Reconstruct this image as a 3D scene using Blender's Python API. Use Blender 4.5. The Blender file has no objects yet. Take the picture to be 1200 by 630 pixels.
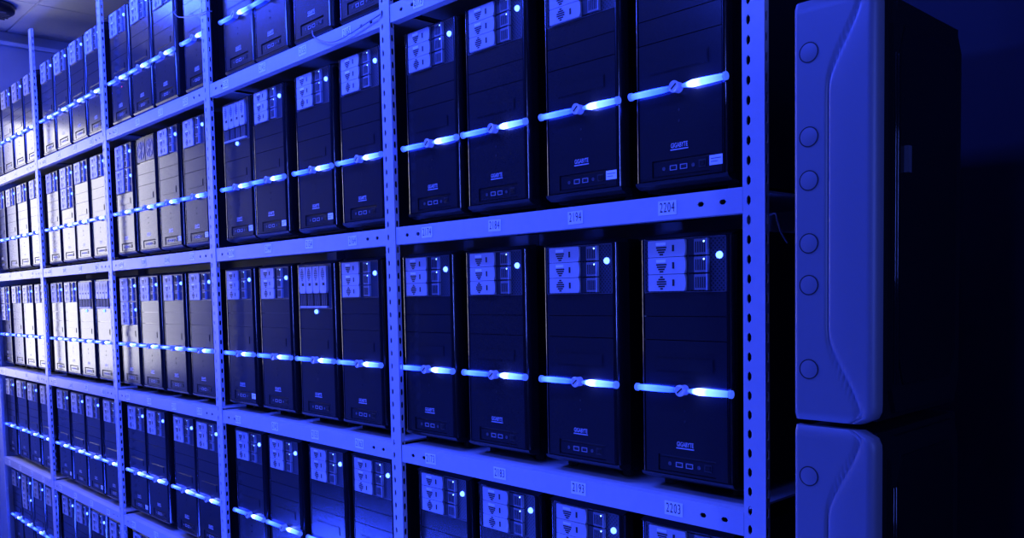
import bpy, bmesh, math, random
from mathutils import Matrix, Vector
random.seed(7)
scene = bpy.context.scene
COL = scene.collection

# ------------------------------------------------------------------ camera
cam_d = bpy.data.cameras.new('camera')
cam_d.sensor_width = 36.0
cam_d.lens = 36.0 * 1002.74 / 1200.0
cam_d.shift_y = 85.0 / 1200.0
cam_d.clip_start = 0.02
cam = bpy.data.objects.new('camera', cam_d)
COL.objects.link(cam)
RX, FW, UP = (0.687892, 0.725535, -0.020082), (-0.725284, 0.686071, -0.057178), (-0.027707, 0.053898, 0.998162)
CL = (0.7579, -1.2396, -0.1320)
cam.matrix_world = Matrix(((RX[0], UP[0], -FW[0], CL[0]), (RX[1], UP[1], -FW[1], CL[1]),
                           (RX[2], UP[2], -FW[2], CL[2]), (0, 0, 0, 1)))
scene.camera = cam

# ------------------------------------------------------------------ world, lamps, exposure
w = bpy.data.worlds.new('world'); scene.world = w; w.use_nodes = True
bgn = w.node_tree.nodes['Background']
bgn.inputs[0].default_value = (0.02, 0.03, 0.2, 1); bgn.inputs[1].default_value = 0.05
scene.view_settings.view_transform = 'Standard'
scene.view_settings.look = 'None'
scene.view_settings.exposure = 0.0
scene.view_settings.gamma = 1.0
scene.view_settings.use_curve_mapping = False
try:
    scene.cycles.use_denoising = True
    scene.cycles.sample_clamp_indirect = 4.0
    scene.cycles.max_bounces = 6
except Exception:
    pass

def area(name, loc, target, sx, sy, power, color):
    l = bpy.data.lights.new(name, 'AREA'); l.shape = 'RECTANGLE'; l.size = sx; l.size_y = sy
    l.energy = power; l.color = color
    o = bpy.data.objects.new(name, l); COL.objects.link(o)
    o.location = loc
    o.rotation_euler = (Vector(target) - Vector(loc)).to_track_quat('-Z', 'Y').to_euler()
    return o
BLUE = (0.026, 0.062, 1.0)
# added blue fill lights under the ceiling, standing in for the opposite rack's LEDs
area('blue_fill_top', (-2.4, -0.62, 1.44), (-2.4, 0.0, -0.7), 3.2, 0.12, 180, BLUE)
area('blue_fill_top_near', (-0.9, -2.45, 1.44), (-0.7, 0.0, -0.2), 1.2, 0.12, 55, BLUE)  # weak added fill for a blue band on the near tower fronts
# added low blue fill that brightens the lower beams
area('blue_fill_low', (-2.0, -1.25, -1.52), (-2.0, 0.0, -0.2), 3.6, 0.10, 85, BLUE)
# small blue lamp at the right end of the aisle
area('blue_end_lamp', (1.9, -1.30, 0.22), (0.0, 0.0, 0.1), 0.13, 1.2, 25, (0.08, 0.14, 1.0))
WINDOW_STRENGTH = 4.7

# ------------------------------------------------------------------ materials
def mat(name, color, rough=0.5, metal=0.0, spec=0.5, emit=None, estr=0.0, noise=None, bump=0.0, coat=0.0):
    m = bpy.data.materials.new(name); m.use_nodes = True
    nt = m.node_tree; b = nt.nodes['Principled BSDF']
    b.inputs['Base Color'].default_value = (*color, 1)
    b.inputs['Roughness'].default_value = rough
    b.inputs['Metallic'].default_value = metal
    b.inputs['Specular IOR Level'].default_value = spec
    b.inputs['Coat Weight'].default_value = coat
    if emit:
        b.inputs['Emission Color'].default_value = (*emit, 1)
        b.inputs['Emission Strength'].default_value = estr
    if noise:
        scale, amt = noise
        tc = nt.nodes.new('ShaderNodeTexCoord')
        n = nt.nodes.new('ShaderNodeTexNoise'); n.inputs['Scale'].default_value = scale; n.inputs['Detail'].default_value = 4
        nt.links.new(tc.outputs['Object'], n.inputs['Vector'])
        mr = nt.nodes.new('ShaderNodeMapRange')
        mr.inputs['To Min'].default_value = 1 - amt; mr.inputs['To Max'].default_value = 1 + amt
        nt.links.new(n.outputs['Fac'], mr.inputs['Value'])
        mx = nt.nodes.new('ShaderNodeMixRGB'); mx.blend_type = 'MULTIPLY'; mx.inputs['Fac'].default_value = 1
        mx.inputs['Color1'].default_value = (*color, 1)
        nt.links.new(mr.outputs['Result'], mx.inputs['Color2'])
        nt.links.new(mx.outputs['Color'], b.inputs['Base Color'])
        if bump:
            bp = nt.nodes.new('ShaderNodeBump'); bp.inputs['Strength'].default_value = bump; bp.inputs['Distance'].default_value = 0.002
            nt.links.new(n.outputs['Fac'], bp.inputs['Height'])
            nt.links.new(bp.outputs['Normal'], b.inputs['Normal'])
    return m

M = {}
M['steel'] = mat('painted_grey_steel', (0.50, 0.50, 0.52), 0.38, noise=(60, 0.06))
M['deck'] = mat('shelf_deck_steel', (0.40, 0.40, 0.42), 0.45, noise=(40, 0.08))
M['black'] = mat('black_satin_plastic', (0.012, 0.012, 0.013), 0.27, noise=(300, 0.15), bump=0.04)
M['front'] = mat('black_textured_panel', (0.018, 0.018, 0.021), 0.19, noise=(420, 0.2), bump=0.07)
M['gloss'] = mat('black_gloss_bezel', (0.008, 0.008, 0.010), 0.15, spec=1.0, coat=0.6)
M['case'] = mat('black_sheet_steel', (0.005, 0.005, 0.006), 0.6, spec=0.25)
M['tray'] = mat('pale_grey_tray_plastic', (0.46, 0.46, 0.48), 0.40)
M['trayrib'] = mat('grey_tray_grip', (0.17, 0.17, 0.19), 0.40)
M['dark'] = mat('dark_recess', (0.006, 0.006, 0.007), 0.6)
M['clear'] = mat('pale_clear_plastic', (0.35, 0.37, 0.42), 0.12)
M['knob'] = mat('lit_clear_button', (0.40, 0.42, 0.48), 0.12, emit=(0.05, 0.10, 1.0), estr=0.45)
M['badge'] = mat('silver_badge_print', (0.50, 0.50, 0.54), 0.35)
M['portmetal'] = mat('port_metal', (0.13, 0.13, 0.15), 0.35, metal=0.3)
M['usb'] = mat('usb_shell', (0.34, 0.34, 0.38), 0.3)
M['paper'] = mat('sticker_paper', (0.88, 0.90, 0.90), 0.38)
M['ink'] = mat('sticker_ink', (0.012, 0.012, 0.02), 0.7)
M['wall'] = mat('painted_wall', (0.58, 0.58, 0.60), 0.8, noise=(6, 0.04))
M['cabinet'] = mat('dark_cabinet_paint', (0.006, 0.0055, 0.007), 0.8, spec=0.2)
M['darkwall'] = mat('dark_wall', (0.035, 0.033, 0.04), 0.85, noise=(4, 0.1))
M['floor'] = mat('dark_floor', (0.04, 0.04, 0.045), 0.4, noise=(8, 0.2))
M['tile'] = mat('ceiling_tile', (0.80, 0.80, 0.80), 0.85, noise=(30, 0.04))
M['grid'] = mat('ceiling_grid', (0.50, 0.50, 0.50), 0.7)
M['trim'] = mat('white_trim', (0.88, 0.88, 0.88), 0.5)
M['sidecase'] = mat('pale_blue_grey_shell', (0.17, 0.17, 0.19), 0.42)
M['glossblack'] = mat('glossy_black_door', (0.006, 0.006, 0.007), 0.10)
M['cable'] = mat('grey_cable', (0.16, 0.16, 0.18), 0.4)
M['rubber'] = mat('rubber_foot', (0.01, 0.01, 0.01), 0.8)
M['lamp'] = mat('dark_fixture', (0.02, 0.02, 0.024), 0.4)
M['led'] = mat('blue_led', (0.1, 0.2, 0.9), 0.3, emit=(0.045, 0.10, 1.0), estr=11.0)
M['ledsmall'] = mat('tray_led', (0.1, 0.2, 0.9), 0.3, emit=(0.35, 0.7, 1.0), estr=3.0)
M['redled'] = mat('red_led', (0.5, 0.02, 0.05), 0.3, emit=(1.0, 0.05, 0.15), estr=1.5)
M['daylight'] = mat('daylight_pane', (0.8, 0.8, 0.8), 0.3, emit=(1.0, 0.97, 0.88), estr=WINDOW_STRENGTH)

def perf_material():
    m = mat('perforated_metal', (0.22, 0.22, 0.25), 0.35)
    nt = m.node_tree; b = nt.nodes['Principled BSDF']
    tc = nt.nodes.new('ShaderNodeTexCoord'); mp = nt.nodes.new('ShaderNodeMapping')
    mp.inputs['Rotation'].default_value = (0, math.radians(45), 0)
    mp.inputs['Scale'].default_value = (175, 175, 175)
    nt.links.new(tc.outputs['Object'], mp.inputs['Vector'])
    sp = nt.nodes.new('ShaderNodeSeparateXYZ'); nt.links.new(mp.outputs['Vector'], sp.inputs[0])
    def frac_c(out):
        f = nt.nodes.new('ShaderNodeMath'); f.operation = 'FRACT'; nt.links.new(out, f.inputs[0])
        s = nt.nodes.new('ShaderNodeMath'); s.operation = 'SUBTRACT'; s.inputs[1].default_value = 0.5
        nt.links.new(f.outputs[0], s.inputs[0])
        q = nt.nodes.new('ShaderNodeMath'); q.operation = 'POWER'; q.inputs[1].default_value = 2
        a = nt.nodes.new('ShaderNodeMath'); a.operation = 'ABSOLUTE'; nt.links.new(s.outputs[0], a.inputs[0])
        nt.links.new(a.outputs[0], q.inputs[0]); return q.outputs[0]
    ad = nt.nodes.new('ShaderNodeMath'); ad.operation = 'ADD'
    nt.links.new(frac_c(sp.outputs['X']), ad.inputs[0]); nt.links.new(frac_c(sp.outputs['Z']), ad.inputs[1])
    gt = nt.nodes.new('ShaderNodeMath'); gt.operation = 'GREATER_THAN'; gt.inputs[1].default_value = 0.10
    nt.links.new(ad.outputs[0], gt.inputs[0])
    mx = nt.nodes.new('ShaderNodeMixRGB'); mx.inputs['Color1'].default_value = (0.008, 0.008, 0.01, 1)
    mx.inputs['Color2'].default_value = (0.065, 0.065, 0.075, 1)
    nt.links.new(gt.outputs[0], mx.inputs['Fac']); nt.links.new(mx.outputs[0], b.inputs['Base Color'])
    return m
M['perf'] = perf_material()

def bar_material(name, near, far, sign):
    """glowing acrylic rod: its own emission is strongest beside the LED at the knob end"""
    m = mat(name, (0.25, 0.4, 0.9), 0.15)
    nt = m.node_tree; b = nt.nodes['Principled BSDF']
    tc = nt.nodes.new('ShaderNodeTexCoord'); sp = nt.nodes.new('ShaderNodeSeparateXYZ')
    nt.links.new(tc.outputs['Object'], sp.inputs[0])
    mr = nt.nodes.new('ShaderNodeMapRange')
    mr.inputs['From Min'].default_value = 0.012 * sign; mr.inputs['From Max'].default_value = 0.10 * sign
    nt.links.new(sp.outputs['X'], mr.inputs['Value'])
    cr = nt.nodes.new('ShaderNodeValToRGB')
    e = cr.color_ramp.elements
    e[0].position = 0.0; e[0].color = (*near[0], 1)
    e[1].position = 1.0; e[1].color = (*far, 1)
    for pos, c in near[1]:
        k = e.new(pos); k.color = (*c, 1)
    nt.links.new(mr.outputs['Result'], cr.inputs['Fac'])
    nt.links.new(cr.outputs['Color'], b.inputs['Emission Color'])
    b.inputs['Emission Strength'].default_value = 22.0
    return m
M['barR'] = bar_material('glowing_rod_bright', ((0.0018, 0.004, 0.30), [(0.12, (0.005, 0.015, 0.60)), (0.27, (0.095, 0.15, 1.0)), (0.5, (0.020, 0.048, 1.0))]), (0.0024, 0.010, 0.50), 1)
M['barL'] = bar_material('glowing_rod_soft', ((0.0006, 0.0024, 0.15), [(0.15, (0.0024, 0.009, 0.40)), (0.4, (0.0036, 0.014, 0.50)), (0.75, (0.009, 0.026, 0.70))]), (0.0018, 0.007, 0.35), -1)
M['barcap'] = mat('rod_end_cap', (0.3, 0.4, 0.8), 0.15, emit=(0.05, 0.13, 1.0), estr=0.9)

# ------------------------------------------------------------------ mesh helpers
class MB:
    def __init__(s): s.v = []; s.f = []; s.mi = []
    def add(s, vs, fs, mi=0):
        o = len(s.v); s.v += [tuple(v) for v in vs]
        for f in fs: s.f.append([i + o for i in f]); s.mi.append(mi)
        return s
    def box(s, x0, x1, y0, y1, z0, z1, mi=0):
        vs = [(x, y, z) for x in (x0, x1) for y in (y0, y1) for z in (z0, z1)]
        return s.add(vs, [(0, 1, 3, 2), (4, 6, 7, 5), (0, 4, 5, 1), (2, 3, 7, 6), (0, 2, 6, 4), (1, 5, 7, 3)], mi)
    def prism_z(s, prof, z0, z1, mi=0):
        n = len(prof)
        vs = [(x, y, z0) for x, y in prof] + [(x, y, z1) for x, y in prof]
        fs = [(i, (i + 1) % n, n + (i + 1) % n, n + i) for i in range(n)] + [tuple(range(n))[::-1], tuple(range(n, 2 * n))]
        return s.add(vs, fs, mi)
    def prism_x(s, prof, x0, x1, mi=0):
        n = len(prof)
        vs = [(x0, y, z) for y, z in prof] + [(x1, y, z) for y, z in prof]
        fs = [(i, (i + 1) % n, n + (i + 1) % n, n + i) for i in range(n)] + [tuple(range(n))[::-1], tuple(range(n, 2 * n))]
        return s.add(vs, fs, mi)
    def prism_y(s, prof, y0, y1, mi=0):
        n = len(prof)
        vs = [(x, y0, z) for x, z in prof] + [(x, y1, z) for x, z in prof]
        fs = [(i, (i + 1) % n, n + (i + 1) % n, n + i) for i in range(n)] + [tuple(range(n))[::-1], tuple(range(n, 2 * n))]
        return s.add(vs, fs, mi)
    def lathe(s, axis, origin, prof, n=12, mi=0):
        """prof: list of (t along axis, radius)"""
        ox, oy, oz = origin; vs = []
        for t, r in prof:
            for k in range(n):
                a = 2 * math.pi * k / n; c, d = r * math.cos(a), r * math.sin(a)
                vs.append({'x': (ox + t, oy + c, oz + d), 'y': (ox + c, oy + t, oz + d), 'z': (ox + c, oy + d, oz + t)}[axis])
        fs = []
        for i in range(len(prof) - 1):
            for k in range(n):
                fs.append((i * n + k, i * n + (k + 1) % n, (i + 1) * n + (k + 1) % n, (i + 1) * n + k))
        fs.append(tuple(range(n))[::-1]); m = (len(prof) - 1) * n; fs.append(tuple(range(m, m + n)))
        return s.add(vs, fs, mi)
    def tube(s, pts, r, n=8, mi=0):
        P = [Vector(p) for p in pts]; vs = []
        for i, p in enumerate(P):
            t = (P[min(i + 1, len(P) - 1)] - P[max(i - 1, 0)]).normalized()
            a = t.cross(Vector((0, 0, 1)) if abs(t.z) < 0.9 else Vector((1, 0, 0))).normalized(); b = t.cross(a)
            for k in range(n):
                g = 2 * math.pi * k / n; vs.append(p + (a * math.cos(g) + b * math.sin(g)) * r)
        fs = [(i * n + k, i * n + (k + 1) % n, (i + 1) * n + (k + 1) % n, (i + 1) * n + k) for i in range(len(P) - 1) for k in range(n)]
        fs += [tuple(range(n)), tuple(range((len(P) - 1) * n, len(P) * n))]
        return s.add(vs, fs, mi)
    def slotcell(s, put, u0, u1, v0, v1, cu, cv, ru, rv, th, mi=0):
        """rectangle with a through slot; put(u, v, d) -> point; th = wall depth"""
        angs = sorted([math.atan2(v - cv, u - cu) for u in (u0, u1) for v in (v0, v1)] + [k * math.pi / 4 for k in range(-3, 5)])
        n = len(angs); inn = []; out = []
        for a in angs:
            c, d = math.cos(a), math.sin(a)
            r = 1.0 / ((abs(c / ru) ** 3 + abs(d / rv) ** 3) ** (1 / 3))
            inn.append((cu + c * r, cv + d * r))
            ts = []
            if c > 1e-9: ts.append((u1 - cu) / c)
            if c < -1e-9: ts.append((u0 - cu) / c)
            if d > 1e-9: ts.append((v1 - cv) / d)
            if d < -1e-9: ts.append((v0 - cv) / d)
            t = min(ts); out.append((cu + c * t, cv + d * t))
        vs = [put(u, v, 0) for u, v in out] + [put(u, v, 0) for u, v in inn] + [put(u, v, th) for u, v in inn]
        fs = []
        for i in range(n):
            j = (i + 1) % n
            fs.append((i, j, n + j, n + i)); fs.append((n + i, n + j, 2 * n + j, 2 * n + i))
        return s.add(vs, fs, mi)
    def mesh(s, name, mats, smooth=None):
        me = bpy.data.meshes.new(name); me.from_pydata(s.v, [], s.f)
        for m in (mats if isinstance(mats, (list, tuple)) else [mats]): me.materials.append(M[m])
        for p, i in zip(me.polygons, s.mi): p.material_index = i
        bm = bmesh.new(); bm.from_mesh(me); bmesh.ops.recalc_face_normals(bm, faces=bm.faces)
        if smooth is not None:
            for f in bm.faces: f.smooth = True
            for e in bm.edges:
                if len(e.link_faces) == 2: e.smooth = e.calc_face_angle(0) < math.radians(smooth)
                else: e.smooth = False
        bm.to_mesh(me); bm.free()
        return me

def obj(name, me, parent=None, loc=(0, 0, 0), **props):
    o = bpy.data.objects.new(name, me); COL.objects.link(o); o.location = loc
    if parent is not None: o.parent = parent
    for k, v in props.items(): o[k] = v
    return o
def empty(name, loc, **props):
    o = bpy.data.objects.new(name, None); COL.objects.link(o); o.location = loc; o.empty_display_size = 0.05
    for k, v in props.items(): o[k] = v
    return o

# glyphs from the built-in font, as triangle lists
def glyphs(txt, size, sx=1.0, fat=0.0):
    c = bpy.data.curves.new('glyph', 'FONT'); c.body = txt; c.size = size; c.align_x = 'CENTER'; c.align_y = 'CENTER'; c.resolution_u = 3; c.offset = fat
    o = bpy.data.objects.new('glyph', c); COL.objects.link(o)
    bpy.context.view_layer.update()
    me = bpy.data.meshes.new_from_object(o.evaluated_get(bpy.context.evaluated_depsgraph_get()))
    vs = [(v.co.x * sx, v.co.y) for v in me.vertices]; fs = [tuple(p.vertices) for p in me.polygons]
    bpy.data.objects.remove(o); bpy.data.curves.remove(c); bpy.data.meshes.remove(me)
    return vs, fs

# ------------------------------------------------------------------ layout
PX = [-4.93, -3.9638, -2.9855, -2.0037, -1.0, 0.0]          # left edges of the posts
PW = 0.0402
SZ = [0.5632, 0.0319, -0.5027, -1.0285, -1.560]              # shelf tops, from the top
BH = 0.0418
FLOOR, CEIL = -1.66, 1.50
DEPTH = 0.46
POST_TOP = 1.20
PITCH = 0.0318
FD = 0.0130                                                   # depth of the post's side flange

# ------------------------------------------------------------------ room
fl = obj('floor', MB().box(-5.6, 2.6, -3.2, 1.2, FLOOR - 0.1, FLOOR).mesh('floor', 'floor'), kind='structure')
cl = obj('ceiling', MB().box(-5.6, 2.6, -3.2, 1.2, CEIL + 0.012, CEIL + 0.1).mesh('ceiling', 'grid'), kind='structure')
tile_me = None
TS = 0.60
b = MB().prism_z([(-TS/2 + .006, -TS/2 + .006), (TS/2 - .006, -TS/2 + .006), (TS/2 - .006, TS/2 - .006), (-TS/2 + .006, TS/2 - .006)], 0, 0.012)
tile_me = b.mesh('ceiling_tile', 'tile')
for i in range(-1, 12):
    for j in range(-6, 2):
        x = -4.5 + TS * (i - 0.5) + 0.0; y = 0.19 + TS * (j + 0.5)
        if x - TS/2 < -5.2 or y + TS/2 > 1.0 or x + TS/2 > 2.5 or y - TS/2 < -3.1: continue
        obj('tile', tile_me, cl, (x, y, CEIL))
strip_me = MB().box(-.019, .024, -TS/2 + .006, TS/2 - .006, 0, .012).mesh('ceiling_tile_edge', 'tile')
for j in range(-5, 1): obj('tile', strip_me, cl, (-5.125, 0.19 + TS * (j + 0.5), CEIL))
# end wall with a window opening
WX = -5.15
wy0, wy1, wz0, wz1 = -1.06, -0.10, -0.66, 1.04
b = MB()
b.box(WX - .25, WX, -3.2, wy0, FLOOR, CEIL); b.box(WX - .25, WX, wy1, 1.2, FLOOR, CEIL)
b.box(WX - .25, WX, wy0, wy1, FLOOR, wz0); b.box(WX - .25, WX, wy0, wy1, wz1, CEIL)
obj('wall_left', b.mesh('wall_left', 'wall'), kind='structure')
obj('wall_back', MB().box(-5.4, 2.6, 1.0, 1.1, FLOOR, CEIL).mesh('wall_back', 'darkwall'), kind='structure')
obj('wall_right', MB().box(2.4, 2.5, -3.2, 1.0, FLOOR, CEIL).mesh('wall_right', 'darkwall'), kind='structure')
obj('wall_front', MB().box(-5.15, 2.4, -3.1, -3.0, FLOOR, CEIL).mesh('wall_front', 'darkwall'), kind='structure')
win = empty('window_1', (WX - .2, (wy0 + wy1) / 2, wz0), kind='structure')
hw, hh = (wy1 - wy0) / 2, wz1 - wz0
b = MB()
for y0, y1, z0, z1 in ((-hw, hw, 0, .05), (-hw, hw, hh - .05, hh), (-hw, -hw + .05, .05, hh - .05), (hw - .05, hw, .05, hh - .05)):
    b.box(0, .06, y0, y1, z0, z1)
obj('window_frame', b.mesh('window_frame', 'trim'), win)
obj('mullion', MB().box(0.005, .05, -.02, .02, .05, hh - .05).mesh('mullion', 'trim'), win)
for s in (-1, 1):
    y0, y1 = (-hw + .05, -.02) if s < 0 else (.02, hw - .05)
    obj('pane', MB().box(.015, .025, y0, y1, .05, hh - .05).mesh('pane', 'daylight'), win)
# thin light trim where the end wall meets the ceiling
obj('trim_1', MB().box(WX, WX + .03, -3.0, 1.0, CEIL - .085, CEIL - .062).mesh('trim', 'trim'), kind='structure')

# ------------------------------------------------------------------ rack
rack = empty('storage_rack', (-2.45, 0.2, FLOOR), category='rack',
             label='long slotted-angle steel rack with five bays holding the server towers')
RO = Vector((-2.45, 0.2, FLOOR))
def rel(x, y, z): return (x - RO.x, y - RO.y, z - RO.z)

def post_mesh(wide=0.0):
    """slotted L-angle: front flange and a side flange going back from its right edge"""
    b = MB(); th = 0.0025; h = POST_TOP - FLOOR; n = int(h / PITCH); z0 = 0
    x0 = -wide
    for k in range(n):
        za, zb = k * PITCH, (k + 1) * PITCH; zc = (za + zb) / 2
        b.slotcell(lambda u, v, d: (u, d, v), 0, PW, za, zb, 0.0112, zc, 0.0036, 0.0085, th)
        b.slotcell(lambda u, v, d: (PW - d, u, v), 0, FD, za, zb, 0.0075, zc, 0.0036, 0.0085, th)
    zt = n * PITCH
    b.box(0, PW, 0, th, zt, h); b.box(PW - th, PW, th, FD, zt, h)
    # left edge, back edge and inner skins
    b.add([(0, 0, 0), (0, th, 0), (0, th, h), (0, 0, h)], [(0, 1, 2, 3)])
    b.add([(PW, FD, 0), (PW - th, FD, 0), (PW - th, FD, h), (PW, FD, h)], [(0, 1, 2, 3)])
    if wide: b.box(x0, 0, 0, th, 0, h)
    return b.mesh('post', 'steel')
pm = post_mesh()
pm_end = post_mesh(0.12)
for i, x in enumerate(PX):
    obj('post', pm if i else pm_end, rack, rel(x, 0, FLOOR))
rear = MB().box(0, PW, 0, 0.0025, 0, POST_TOP - FLOOR).box(PW - .0025, PW, -PW, 0, 0, POST_TOP - FLOOR).mesh('rear_post', 'steel')
for x in PX:
    obj('rear_post', rear, rack, rel(x, DEPTH + .04, FLOOR))

DIG = {d: glyphs(d, 0.0235, 0.60) for d in '0123456789'}
sticker_cache = {}
def sticker_mesh(num):
    b = MB().box(-.0195, .0195, -.0006, 0, -.0125, .0125, 0)
    for k, d in enumerate(num):
        vs, fs = DIG[d]; ox = (k - 1.5) * 0.0083
        b.add([(x + ox, -.0009, y * 1.05) for x, y in vs], fs, 1)
    me = bpy.data.meshes.new('number_sticker'); me.from_pydata(b.v, [], b.f)
    me.materials.append(M['paper']); me.materials.append(M['ink'])
    for p, i in zip(me.polygons, b.mi): p.material_index = i
    return me

def beam_mesh(L):
    b = MB(); th = 0.0025
    slots = [0.045, 0.088, L - 0.080, L - 0.037]
    edges = [0.0] + [s + d for s in slots for d in (-0.015, 0.015)] + [L]
    put = lambda u, v, d: (u, d, v)
    for k in range(len(edges) - 1):
        a, c = edges[k], edges[k + 1]
        if k % 2: b.slotcell(put, a, c, -BH, 0, slots[k // 2], -BH * .5, 0.0068, 0.0042, th)
        else: b.add([(a, 0, -BH), (c, 0, -BH), (c, 0, 0), (a, 0, 0)], [(0, 1, 2, 3)])
    # returns: top lip, bottom lip, back skin at the lips
    b.box(0, L, 0.0002, 0.022, -th, 0); b.box(0, L, 0.0002, 0.022, -BH, -BH + th)
    return b.mesh('beam', 'steel')
stick_u = [0.159, 0.394, 0.628, 0.852]
for bi in range(5):
    L = PX[bi + 1] - PX[bi] - PW - 0.003
    bm_ = beam_mesh(L)
    dk = MB().box(0, L, 0.0, DEPTH - .03, -.004, 0).mesh('deck', 'deck')
    back = MB().box(0, L, 0, .003, -BH, 0).mesh('rear_beam', 'steel')
    for si, z in enumerate(SZ):
        x0 = PX[bi] + PW + 0.0015
        bo = obj('beam', bm_, rack, rel(x0, 0.0015, z))
        obj('deck', dk, rack, rel(x0, 0.024, z - .0002))
        obj('rear_beam', back, rack, rel(x0, DEPTH + .036, z))
        if (si == 0 and bi == 4) or (si == 4 and bi > 1):
            if not (si == 0): continue
        for k in range(4):
            num = '%d%d' % (201 + bi * 4 + k, 5 - si)
            dx = random.uniform(-.006, .006)
            st = obj('number_sticker', sticker_mesh(num), bo, (PX[bi] + stick_u[k] * (PX[bi + 1] - PX[bi]) - x0 + dx, -.0001, -BH * .48 + random.uniform(-.002, .002)))
            st.rotation_euler = (0, random.uniform(-.03, .03), 0)

# ------------------------------------------------------------------ server tower parts (shared meshes)
HT = 0.472
W2 = 0.100
def arc(cx, cy, r, a0, a1, n):
    return [(cx + r * math.cos(math.radians(a0 + (a1 - a0) * k / n)), cy + r * math.sin(math.radians(a0 + (a1 - a0) * k / n))) for k in range(n + 1)]
def earc(s):
    pts = [(s * (W2 - .0102 + .0102 * math.sin(math.radians(a))), .020 - .020 * math.cos(math.radians(a))) for a in range(0, 91, 10)]
    return pts if s > 0 else pts[::-1]
prof = [(-W2, .036)] + earc(-1) + [(-.0895, 0.0), (-.0885, .006), (.0885, .006), (.0895, 0.0)] + earc(1) + [(W2, .036)]
me_bezel = MB().prism_z(prof, .032, HT - .010).mesh('front_bezel', 'gloss', 40)
me_top = MB().prism_x([(.036, HT), (.031, HT), (.0015, HT - .0085), (0.0005, HT - .0098), (.036, HT - .0098)], -W2 + .0015, W2 - .0015).mesh('top_cap', 'black')
me_bot = MB().prism_x([(.036, .020), (.016, .020), (.004, .0255), (0.0005, .0318), (.036, .0318)], -W2 + .0015, W2 - .0015).mesh('bottom_cap', 'black')
me_body = MB().box(-W2 + .003, W2 - .003, .0365, DEPTH - .035, .016, HT - .002).mesh('case_body', 'case')
me_foot = MB().lathe('z', (0, 0, 0), [(0.0, .010), (.002, .0115), (.0155, .0115)], 10).mesh('foot', 'rubber')
# drive cage with perforated face
CZ0, CZ1 = .366, .460
def cage_mesh(z0, z1):
    b = MB().box(-.086, .0875, .0025, .0058, z0, z1, 0)
    b.box(-.0875, -.086, .0008, .0058, z0, z1, 1); b.box(.086, .0875, .0008, .0058, z0, z1, 1)
    b.box(-.086, .086, .0008, .0058, z0 - .0012, z0, 1); b.box(-.086, .086, .0008, .0058, z1, z1 + .0012, 1)
    return b.mesh('drive_cage', ['perf', 'portmetal'])
me_cage = cage_mesh(CZ0, CZ1)
me_cage_v = cage_mesh(.336, .460)
# horizontal drive tray, origin at its lower-left front corner
TW, TH = .128, .0298
b = MB()
pr = [(0, .0012), (.0012, 0), (.078, 0)] + [(.078 + .0045 * math.sin(math.radians(a)), TH * (.5 - .5 * math.cos(math.radians(a)))) for a in range(20, 180, 20)] + [(.078, TH), (.0012, TH), (0, TH - .0012)]
b.prism_y(pr, -.0045, .0025)
me_tray = b.mesh('drive_tray', 'tray', 30)
b = MB()
b.box(.0835, TW, -.0008, .0025, .0012, TH - .0012)
me_lever = MB().box(.0835, .099, -.0012, .0024, .001, TH - .001).mesh('lever_recess', 'dark')
b = MB().box(.099, TW - .004, -.0025, .0024, .0012, TH - .0012, 0)
for k in range(5):
    x = .1015 + k * .0046
    b.box(x, x + .0022, -.0031, -.0024, .005, TH - .006, 1)
me_grip = b.mesh('grip', ['trayrib', 'dark'])
me_pipe = MB().box(TW - .0038, TW - .0004, -.0045, .0024, .0006, TH - .0006).mesh('light_pipe', 'clear')
def vents(full):
    b = MB(); rows = [(-.0105, .006), (-.0063, .014), (-.0021, .021), (.0021, .021), (.0063, .014), (.0105, .006)]
    for z, wd in rows:
        if not full and z > .004: continue
        wd2 = wd if full else {(-.0105): .008, (-.0063): .014, (-.0021): .020, (.0021): .023}[z]
        b.box(-wd2 / 2, wd2 / 2, -.0003, .0003, z - .0014, z + .0014)
    return b.mesh('vent_slits', 'dark')
me_vfull, me_vhalf = vents(True), vents(False)
me_tlabel = MB().box(-.0105, .0105, -.0004, .0002, -.0027, .0027).mesh('tray_label', 'paper')
me_latch = MB().box(-.0022, .0022, -.0004, .0003, -.0058, .0058).mesh('latch', 'dark')
me_tled = MB().lathe('y', (0, 0, 0), [(-.0006, .0012), (-.0002, .0017), (.0006, .0017)], 8).mesh('tray_light', 'ledsmall')
# vertical drive tray
VW, VH = .0345, .116
b = MB(); b.prism_y([(0, .048), (.004, .041), (VW - .004, .041), (VW, .048), (VW, VH), (0, VH)], -.0045, .0025)
me_vtray = b.mesh('drive_tray', 'tray')
b = MB().box(.001, VW - .001, -.0008, .0024, .001, .0405, 0)
for k in range(4): b.box(.004 + k * .0075, .0055 + k * .0075, -.0016, -.0008, .006, .038, 1)
me_vlever = b.mesh('lever_recess', ['dark', 'trayrib'])
me_vgrip = MB().box(0, VW, -.004, .0024, -.0005, .0045).mesh('grip', 'tray')
b = MB()
for z, wd in [(-.014, .005), (-.0095, .011), (-.005, .016), (-.0005, .018), (.004, .018), (.0085, .015), (.013, .010), (.0175, .005)]:
    b.box(-wd / 2, wd / 2, -.0003, .0003, z - .0012, z + .0012)
me_vvent = b.mesh('vent_slits', 'dark')
me_vlatch = MB().box(-.006, .006, -.0004, .0003, -.004, .004).mesh('latch', 'dark')
# status LED: domed lens
me_led = MB().lathe('y', (0, 0, 0), [(-.0056, .0016), (-.0048, .0042), (-.0026, .0060), (.0008, .0065)], 12).mesh('status_light', 'led', 60)
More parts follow.
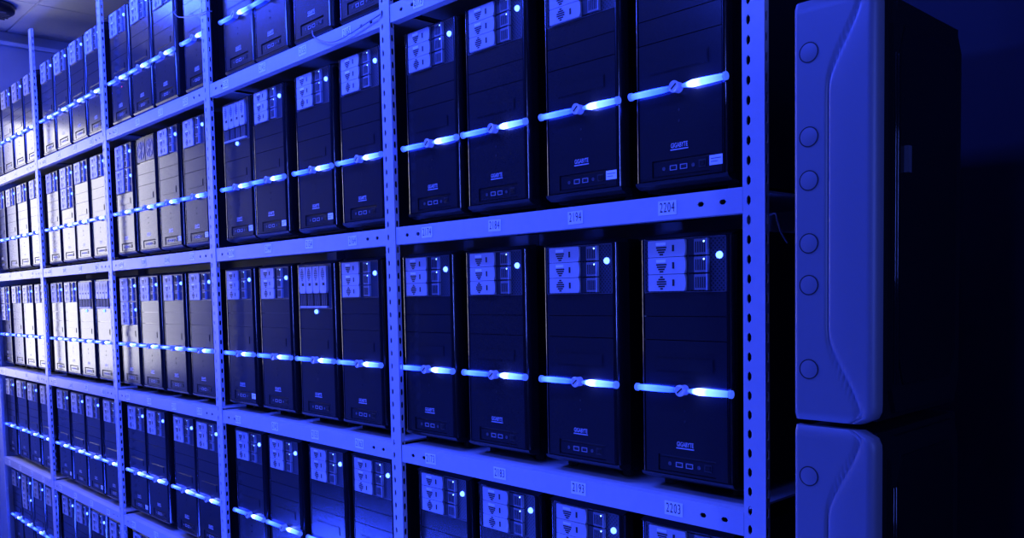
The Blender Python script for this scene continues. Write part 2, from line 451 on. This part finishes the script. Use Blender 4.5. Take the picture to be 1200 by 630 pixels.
# bay covers and lower panel
def cover(z0, z1):
    return MB().prism_x([(.0056, z0), (.0012, z0), (.0012, z1), (.0056, z1)], -.0875, .0875).mesh('bay_cover', 'front')
me_cov = [cover(.3225, .3640), cover(.2795, .3210)]
me_covv = cover(.2795, .3340)
IO = (-.060, .064, .038, .068)
def lower_mesh(z1):
    b = MB(); y = .0012; xs = [-.0875, IO[0], IO[1], .0875]; zs = [.0335, IO[2], IO[3], z1]
    for i in range(3):
        for j in range(3):
            if i == 1 and j == 1: continue
            b.add([(xs[i], y, zs[j]), (xs[i + 1], y, zs[j]), (xs[i + 1], y, zs[j + 1]), (xs[i], y, zs[j + 1])], [(0, 1, 2, 3)])
    x0, x1, z0, z2 = IO
    o = [(x0, z0), (x1, z0), (x1, z2), (x0, z2)]
    vs = [(x, y, z) for x, z in o] + [(x, .0055, z) for x, z in o]
    b.add(vs, [(k, (k + 1) % 4, 4 + (k + 1) % 4, 4 + k) for k in range(4)])
    return b.mesh('lower_panel', 'front')
me_low = lower_mesh(.2780)
me_low6 = lower_mesh(.2660)
# floppy cover: thin raised outline and plate
b = MB(); b.box(-.062, .062, .0004, .0012, .222, .2475)
b.box(-.060, .060, -.0006, .0004, .224, .2455)
me_floppy = b.mesh('floppy_cover', 'front')
# io panel
b = MB().box(IO[0] + .0005, IO[1] - .0005, .0045, .0058, IO[2] + .0005, IO[3] - .0005)
b.mi = [1] * len(b.mi)
b.box(IO[0] + .0035, IO[1] - .0012, .0030, .0046, IO[2] + .0015, IO[3] - .0045, 0)
me_io = b.mesh('io_panel', ['front', 'dark'])
b = MB()
for x0, x1, z0, z1 in ((-.0075, .0075, -.0045, -.0032), (-.0075, .0075, .0032, .0045), (-.0075, -.0062, -.0032, .0032), (.0062, .0075, -.0032, .0032)):
    b.box(x0, x1, -.0008, .0006, z0, z1, 0)
b.box(-.0058, .0058, .0000, .0006, -.0005, .0018, 1)
me_usb = b.mesh('usb_port', ['usb', 'dark'])
me_jack = MB().lathe('y', (0, 0, 0), [(.0006, .0034), (-.0006, .0034), (-.0006, .0026), (.0003, .0022), (.0003, .0)], 12).mesh('audio_jack', 'portmetal')
b = MB().box(-.0075, .0075, -.0006, .0006, -.0065, .0065, 1); b.box(-.0052, .0052, -.0016, -.0005, -.0042, .0042, 0)
me_reset = b.mesh('reset_button', ['black', 'dark'])
me_asset = MB().box(-.013, .013, -.0006, 0, -.0085, .0085, 0).box(-.010, .010, -.0008, -.0005, .002, .0034, 1).box(-.010, .004, -.0008, -.0005, -.003, -.0018, 1).mesh('asset_sticker', ['paper', 'trayrib'])
vs, fs = glyphs('GIGABYTE', 0.0118, 0.66, 0.0002)
b = MB(); b.add([(x, -.0003, z) for x, z in vs], fs); b.box(-.019, .019, -.0004, .0, -.0080, -.0060)
me_badge = bpy.data.meshes.new('brand_badge'); me_badge.from_pydata(b.v, [], b.f); me_badge.materials.append(M['badge'])
me_ind = MB().prism_y([(-.002, 0), (0, -.0028), (.002, 0), (0, .0028)], -.0004, .0004).mesh('indicator', 'dark')
me_red = MB().prism_y([(-.002, 0), (0, -.0028), (.002, 0), (0, .0028)], -.0006, .0004).mesh('indicator', 'redled')
# light bar
BZ = .190; BY = -.0068
me_barR = MB().lathe('x', (0, BY, BZ), [(.013, .0030), (.022, .0045), (.035, .0066), (.060, .0066), (.088, .0058), (.100, .0055)], 12).mesh('light_bar', 'barR', 60)
me_barL = MB().lathe('x', (0, BY, BZ), [(-.100, .0055), (-.088, .0056), (-.060, .0060), (-.030, .0056), (-.014, .0045)], 12).mesh('light_bar', 'barL', 60)
me_cap = MB().lathe('x', (0, BY, BZ), [(-.0030, .0062), (-.0024, .0072), (.0024, .0072), (.0030, .0062)], 12).mesh('end_cap', 'barcap')
me_knob = MB().lathe('y', (0, 0, BZ), [(.0012, .0095), (-.0100, .0095), (-.0124, .0105), (-.0146, .0105), (-.0158, .0090), (-.0150, .0070), (-.0150, .0)], 20).mesh('power_button', 'knob', 40)
c45 = math.cos(math.radians(40)); s45 = math.sin(math.radians(40))
lw, ww = .0068, .0014
pr = [(lw * c45 - ww * s45 * k, lw * s45 + ww * c45 * k) for k in (-1, 1)] + [(-lw * c45 - ww * s45 * k, -lw * s45 + ww * c45 * k) for k in (1, -1)]
me_slot = MB().prism_y([(x, z + BZ) for x, z in pr], -.0156, -.0148).mesh('button_slot', 'dark')
me_stem = MB().box(-.002, .002, -.0045, .0012, BZ - .003, BZ + .003).mesh('bar_bracket', 'black')
# fan grille
b = MB().box(-.040, .040, .0006, .0056, -.044, .044, 0)
b.lathe('y', (0, 0, 0), [(.0007, .036), (-.0008, .036), (-.0008, .033), (.0005, .033)], 20, 1)
for a in range(4):
    t = math.radians(45 * a); c, d = math.cos(t), math.sin(t)
    b.prism_y([(c * .036 - d * .0012, d * .036 + c * .0012), (-c * .036 - d * .0012, -d * .036 + c * .0012), (-c * .036 + d * .0012, -d * .036 - c * .0012), (c * .036 + d * .0012, d * .036 - c * .0012)], -.0012, .0002, 1)
me_fan = b.mesh('fan_grille', ['perf', 'portmetal'])

def htray(root, x, z, full):
    t = obj('drive_tray', me_tray, root, (x, .0, z))
    obj('lever_recess', me_lever, t); obj('grip', me_grip, t)
    obj('light_pipe', me_pipe, t)
    obj('vent_slits', me_vfull if full else me_vhalf, t, (.030, -.0046, TH / 2))
    obj('latch', me_latch, t, (.056, -.0046, TH / 2))
    if not full:
        obj('tray_label', me_tlabel, t, (.029, -.0046, TH / 2 + .0085))
        obj('tray_light', me_tled, t, (TW - .0085, -.0030, TH - .006))
    return t
def vtray(root, x, z):
    t = obj('drive_tray', me_vtray, root, (x, 0, z))
    obj('lever_recess', me_vlever, t); obj('grip', me_vgrip, t)
    obj('vent_slits', me_vvent, t, (VW / 2, -.0046, .092)); obj('latch', me_vlatch, t, (VW * .6, -.0046, .066))

def build_tower(kind):
    r = empty('server_tower', (0, 0, 0))
    obj('case_body', me_body, r); obj('front_bezel', me_bezel, r); obj('top_cap', me_top, r); obj('bottom_cap', me_bot, r)
    for fx in (-.075, .075):
        for fy in (.06, .38): obj('foot', me_foot, r, (fx, fy, .0004))
    if kind in ('T3', 'T6'):
        cages = [0.0] if kind == 'T3' else [0.0, -.0965]
        for dz in cages:
            obj('drive_cage', me_cage, r, (0, 0, dz))
            for k in range(3): htray(r, -.0745, CZ0 + .0014 + dz + k * .0308, k == 0)
            obj('status_light', me_led, r, (.0735, .0022, .428 + dz))
    if kind == 'TV':
        obj('drive_cage', me_cage_v, r)
        for k in range(4): vtray(r, -.078 + k * .0375, .339)
        obj('status_light', me_led, r, (.006, .0002, .3275))
        obj('bay_cover', me_covv, r)
    if kind == 'TN':
        for fx in (-.043, .043): obj('fan_grille', me_fan, r, (fx, 0, .4135))
    if kind in ('T3', 'TN'):
        for m in me_cov: obj('bay_cover', m, r)
    obj('lower_panel', me_low6 if kind == 'T6' else me_low, r)
    obj('floppy_cover', me_floppy, r)
    io = obj('io_panel', me_io, r)
    for x in (-.014, .008): obj('usb_port', me_usb, io, (x, .0026, .0525))
    for x in (-.035, .028): obj('audio_jack', me_jack, io, (x, .0026, .0525))
    obj('reset_button', me_reset, io, (.047, .0026, .0535))
    obj('brand_badge', me_badge, r, (0, .0010, .0905))
    obj('indicator', me_ind, r, (0, .0008, .152)); obj('indicator', me_ind, r, (0, .0008, .133))
    for me, xc in ((me_barL, -.100), (me_barR, .100)):
        bar = obj('light_bar', me, r)
        obj('end_cap', me_cap, bar, (xc, 0, 0))
        obj('bar_bracket', me_stem, bar, (xc * .93, 0, 0))
    kb = obj('power_button', me_knob, r); obj('button_slot', me_slot, kb)
    return r
def copy_tree(o, parent=None):
    c = o.copy(); COL.objects.link(c); c.parent = parent
    for ch in kids.get(o, []): copy_tree(ch, c)
    return c
proto = {k: build_tower(k) for k in ('T3', 'T6', 'TV', 'TN')}
kids = {}
for o in COL.objects:
    if o.parent: kids.setdefault(o.parent, []).append(o)

KIND = {(3, 1, 0): 'TV', (2, 1, 0): 'T6', (2, 1, 1): 'TN', (1, 1, 1): 'T6', (3, 2, 2): 'TV', (2, 2, 0): 'T6',
        (1, 2, 2): 'TV', (1, 2, 3): 'TV', (0, 2, 0): 'T6', (0, 4, 1): 'T6'}
DEF = [.045, .265, .500, .735]
OFF = {(4, 1): [.050, .276, .523, .754], (4, 2): [.018, .259, .509, .761], (4, 3): [.060, .287, .518, .757],
       (3, 1): [.055, .268, .524, .760], (3, 2): [.033, .268, .507, .733], (3, 3): [.060, .288, .536, .762],
       (3, 0): [.090, .298, .535, .775], (2, 0): [.035, .265, .490, .760], (2, 1): [.035, .270, .487, .712], (2, 2): [.025, .250, .480, .715],
       (2, 3): [.045, .250, .520, .725], (1, 0): [.040, .260, .492, .715], (1, 1): [.040, .270, .473, .700],
       (1, 2): [.040, .245, .470, .700], (1, 3): [.040, .270, .490, .722], (0, 0): [.03, .255, .48, .70],
       (0, 1): [.02, .245, .475, .710], (0, 2): [.02, .26, .49, .715], (0, 3): [.02, .26, .482, .715]}
ORD = ['first', 'second', 'third', 'fourth']
ROWN = ['top shelf', 'second shelf', 'third shelf', 'fourth shelf', 'fifth shelf']
BAYN = ['farthest bay', 'second-farthest bay', 'middle bay', 'second-nearest bay', 'nearest bay']
KN = {'T3': 'three-tray', 'T6': 'six-tray', 'TV': 'vertical-tray', 'TN': 'fan-grille'}
STICK = {(4, 1): (2, 3), (3, 1): (0, 1, 2), (3, 2): (0,), (2, 1): (2, 3), (2, 3): (0,), (1, 3): (0, 2), (0, 3): (2,)}
used = set()
for r in range(5):
    for bi in range(5):
        for k in range(4):
            if r == 0 and bi == 4: continue
            if r == 4 and (bi > 2 or (bi == 2 and k > 1)): continue
            kd = KIND.get((bi, r, k), 'T3')
            t = proto[kd] if kd not in used else copy_tree(proto[kd])
            used.add(kd)
            offs = list(OFF.get((bi, r), DEF))
            for q in range(1, 4): offs[q] = max(offs[q], offs[q - 1] + .2078)
            off = offs[k]
            t.location = (PX[bi] + off + W2, 0.0305 + random.uniform(0, .0025), SZ[r] + .0002)
            t.rotation_euler = (0, 0, random.uniform(-.003, .003))
            t['label'] = 'black %s server tower, %s from left, %s, %s of the rack' % (KN[kd], ORD[k], ROWN[r], BAYN[bi])
            t['category'] = 'server'
            t['group'] = 'server towers on the rack'
            if k in STICK.get((bi, r), ()):
                obj('asset_sticker', me_asset, t, (.0755, .0010, .0555))
            if (bi, r, k) == (2, 0, 0):
                obj('indicator', me_red, t, (0.02, .0008, .158))

# ------------------------------------------------------------------ cases stacked right of the rack
def case_shell():
    """grid face with a curved groove, rounded outer edge and rounded lower/upper corner"""
    Wd, H, D = .115, .562, .290
    nx, nz = 80, 64
    b = MB(); vs = []; fs = []
    def groove(z):
        e = min(z, H - z)
        t = min(1, max(0, (e - .0) / .125)); t = t * t * (3 - 2 * t)
        return .093 + (.0475 - .093) * t
    zs = [H * k / nz for k in range(nz + 1)]
    for z in zs:
        e = min(z, H - z)
        cr = .022
        xr = Wd - (cr - math.sqrt(max(0, cr * cr - (cr - min(e, cr)) ** 2)))
        for i in range(nx + 1):
            u = i / nx; x = u * xr; g = groove(z); y = 0.0
            d = x - g
            y += .0030 * math.exp(-(d / .0020) ** 2)
            if d > 0: y -= .0030 * (1 - math.exp(-d / .010))
            ed = xr - x
            rr = .014
            if ed < rr: y += .014 * (1 - math.sqrt(max(0, 1 - ((rr - ed) / rr) ** 2)))
            if x < .004: y += (.004 - x) * .8
            if e < .005: y += (.005 - e) * .8
            vs.append((x, y, z))
    n = nx + 1
    for j in range(nz):
        for i in range(nx): fs.append((j * n + i, j * n + i + 1, (j + 1) * n + i + 1, (j + 1) * n + i))
    # back plane and rim
    o = len(vs)
    for j, z in enumerate(zs):
        for i in (0, nx):
            x = vs[j * n + i][0]; vs.append((x, .0165, z))
    for j in range(nz):
        fs.append((j * n, (j + 1) * n, o + 2 * (j + 1), o + 2 * j))
        fs.append((j * n + nx, o + 2 * j + 1, o + 2 * (j + 1) + 1, (j + 1) * n + nx))
        fs.append((o + 2 * j, o + 2 * (j + 1), o + 2 * (j + 1) + 1, o + 2 * j + 1))
    fs.append(tuple(range(0, n)) + (o + 1, o)); fs.append(tuple(range(nz * n, nz * n + n)) + (o + 2 * nz + 1, o + 2 * nz))
    return b.add(vs, fs).mesh('side_shell', 'sidecase', 50)
me_shell = case_shell()
CH = .562
me_chassis = MB().box(.004, .1075, .0170, .290, .004, CH - .004).mesh('chassis', 'case')
def octpanel(x0, x1, y0, y1, z0, z1, c):
    return MB().prism_x([(y0, z0 + c), (y0 + c * .4, z0), (y1 - c * .6, z0), (y1, z0 + c), (y1, z1 - c), (y1 - c * .6, z1), (y0 + c * .4, z1), (y0, z1 - c)], x0, x1)
me_door = octpanel(.1076, .114, .024 + .023, .286, .012, CH - .012, .03).mesh('door', 'case')
me_door_in = octpanel(.1141, .1165, .064, .262, .048, CH - .040, .035).mesh('door_panel', 'glossblack')
me_strip = MB().lathe('z', (0, 0, 0), [(0, .0022), (.002, .003), (.43, .003), (.432, .0022)], 8).mesh('trim_strip', 'glossblack', 60)
me_handle = MB().box(0, .006, 0, .010, 0, .035).mesh('handle', 'portmetal')
me_capr = MB().lathe('y', (0, 0, 0), [(.002, .0122), (-.0003, .0122), (-.0005, .0112), (-.0005, .0)], 24).mesh('round_cap', 'sidecase', 40)
me_capring = MB().lathe('y', (0, 0, 0), [(.002, .0138), (-.0004, .0138), (-.0004, .0122), (.002, .0122)], 24).mesh('cap_ring', 'dark')
CASE_Z = [-.314, -.314 - .570]
CL_ = ['upper pale blue-lit equipment case with round caps, right of the rack',
       'lower pale blue-lit equipment case under the upper one, right of the rack']
for i, z in enumerate(CASE_Z):
    c = empty('equipment_case', (.171, -.150, z), category='equipment case', label=CL_[i], group='stacked equipment cases')
    obj('side_shell', me_shell, c); obj('chassis', me_chassis, c)
    for dz in (.070, .184, .240, .324, .382, .493):
        cp = obj('round_cap', me_capr, c, (.0215, -.0002, dz)); obj('cap_ring', me_capring, cp)
    d = obj('door', me_door, c); obj('door_panel', me_door_in, d)
    for yy in (.052, .060): obj('trim_strip', me_strip, d, (.1145, yy, .05))
    obj('handle', me_handle, d, (.1166, .075, .33))
obj('plinth', MB().box(.165, .300, -.155, .150, FLOOR, CASE_Z[1]).mesh('plinth', 'case'), category='plinth', label='black plinth under the two stacked equipment cases')
# added dark cabinet that hides the blue-lit wall and keeps the right dark
cb = empty('dark_cabinet', (.75, .42, FLOOR), category='cabinet', label='tall dark cabinet behind the equipment cases at right edge')
obj('body', MB().box(-.42, .60, 0, .45, 0, 3.14).mesh('body', 'cabinet'), cb)
for s in (0, 1):
    dd = obj('door', MB().box(-.415 + s * .508, .087 + s * .508, -.02, -.001, .06, 3.10).mesh('door', 'cabinet'), cb)
    obj('handle', MB().box(.06 + s * .05, .075 + s * .05, -.04, -.02, 1.3, 1.45).mesh('handle', 'portmetal'), dd)

# ------------------------------------------------------------------ cables
def smooth_pts(P, n=6):
    out = []
    for i in range(len(P) - 1):
        p0, p1, p2, p3 = (Vector(P[max(i - 1, 0)]), Vector(P[i]), Vector(P[i + 1]), Vector(P[min(i + 2, len(P) - 1)]))
        for k in range(n):
            t = k / n
            out.append(0.5 * ((2 * p1) + (p2 - p0) * t + (2 * p0 - 5 * p1 + 4 * p2 - p3) * t * t + (3 * p1 - p0 - 3 * p2 + p3) * t ** 3))
    out.append(Vector(P[-1])); return out
def cable(P, r, label):
    o = obj('cable', MB().tube(smooth_pts(P), r).mesh('cable', 'cable', 60), category='cable', label=label)
    return o
cable([(-1.33, .010, .590), (-1.300, -.004, .566), (-1.262, -.004, .546), (-1.206, -.004, .530), (-1.145, -.004, .530), (-1.05, -.004, .541), (-.99, -.004, .548)], .0016,
      'thin cable drooping across the top beam of the second-nearest bay')
cable([(-2.22, .010, .866), (-2.205, -.004, .852), (-2.172, -.005, .829), (-2.109, -.005, .812), (-2.03, -.005, .800), (-1.99, -.004, .794), (-1.955, -.003, .793), (-1.945, .012, .794)], .0016,
      'thin cable looped around the post left of the second-nearest bay')
cable([(.005, .06, -.016), (.029, .05, -.011), (.034, .05, -.024), (.040, .05, -.042), (.046, .06, -.06)], .0014,
      'short cable end sticking out behind the right rack post')

# ------------------------------------------------------------------ ceiling fixture
lf = empty('ceiling_fixture', (-4.66, 0.00, CEIL), category='ceiling lamp', label='dark oval ceiling fixture with louvres, top left corner')
n = 28; vs = []; fs = []
rings = [(0.0, .115), (-.015, .12), (-.035, .117), (-.05, .095)]
b = MB()
for t, r_ in rings:
    for k in range(n):
        a = 2 * math.pi * k / n; vs.append((r_ * 1.1 * math.cos(a), r_ * math.sin(a), t))
for i in range(len(rings) - 1):
    for k in range(n): fs.append((i * n + k, i * n + (k + 1) % n, (i + 1) * n + (k + 1) % n, (i + 1) * n + k))
fs.append(tuple(range(n))[::-1]); fs.append(tuple(range(3 * n, 4 * n)))
obj('housing', b.add(vs, fs).mesh('housing', 'lamp', 50), lf)
for k in range(6):
    x = -.08 + k * .032; hl = .09 * math.sqrt(max(0, 1 - (x / .1045) ** 2))
    obj('louvre', MB().box(x - .005, x + .005, -hl, hl, -.058, -.0502).mesh('louvre', 'portmetal'), lf)
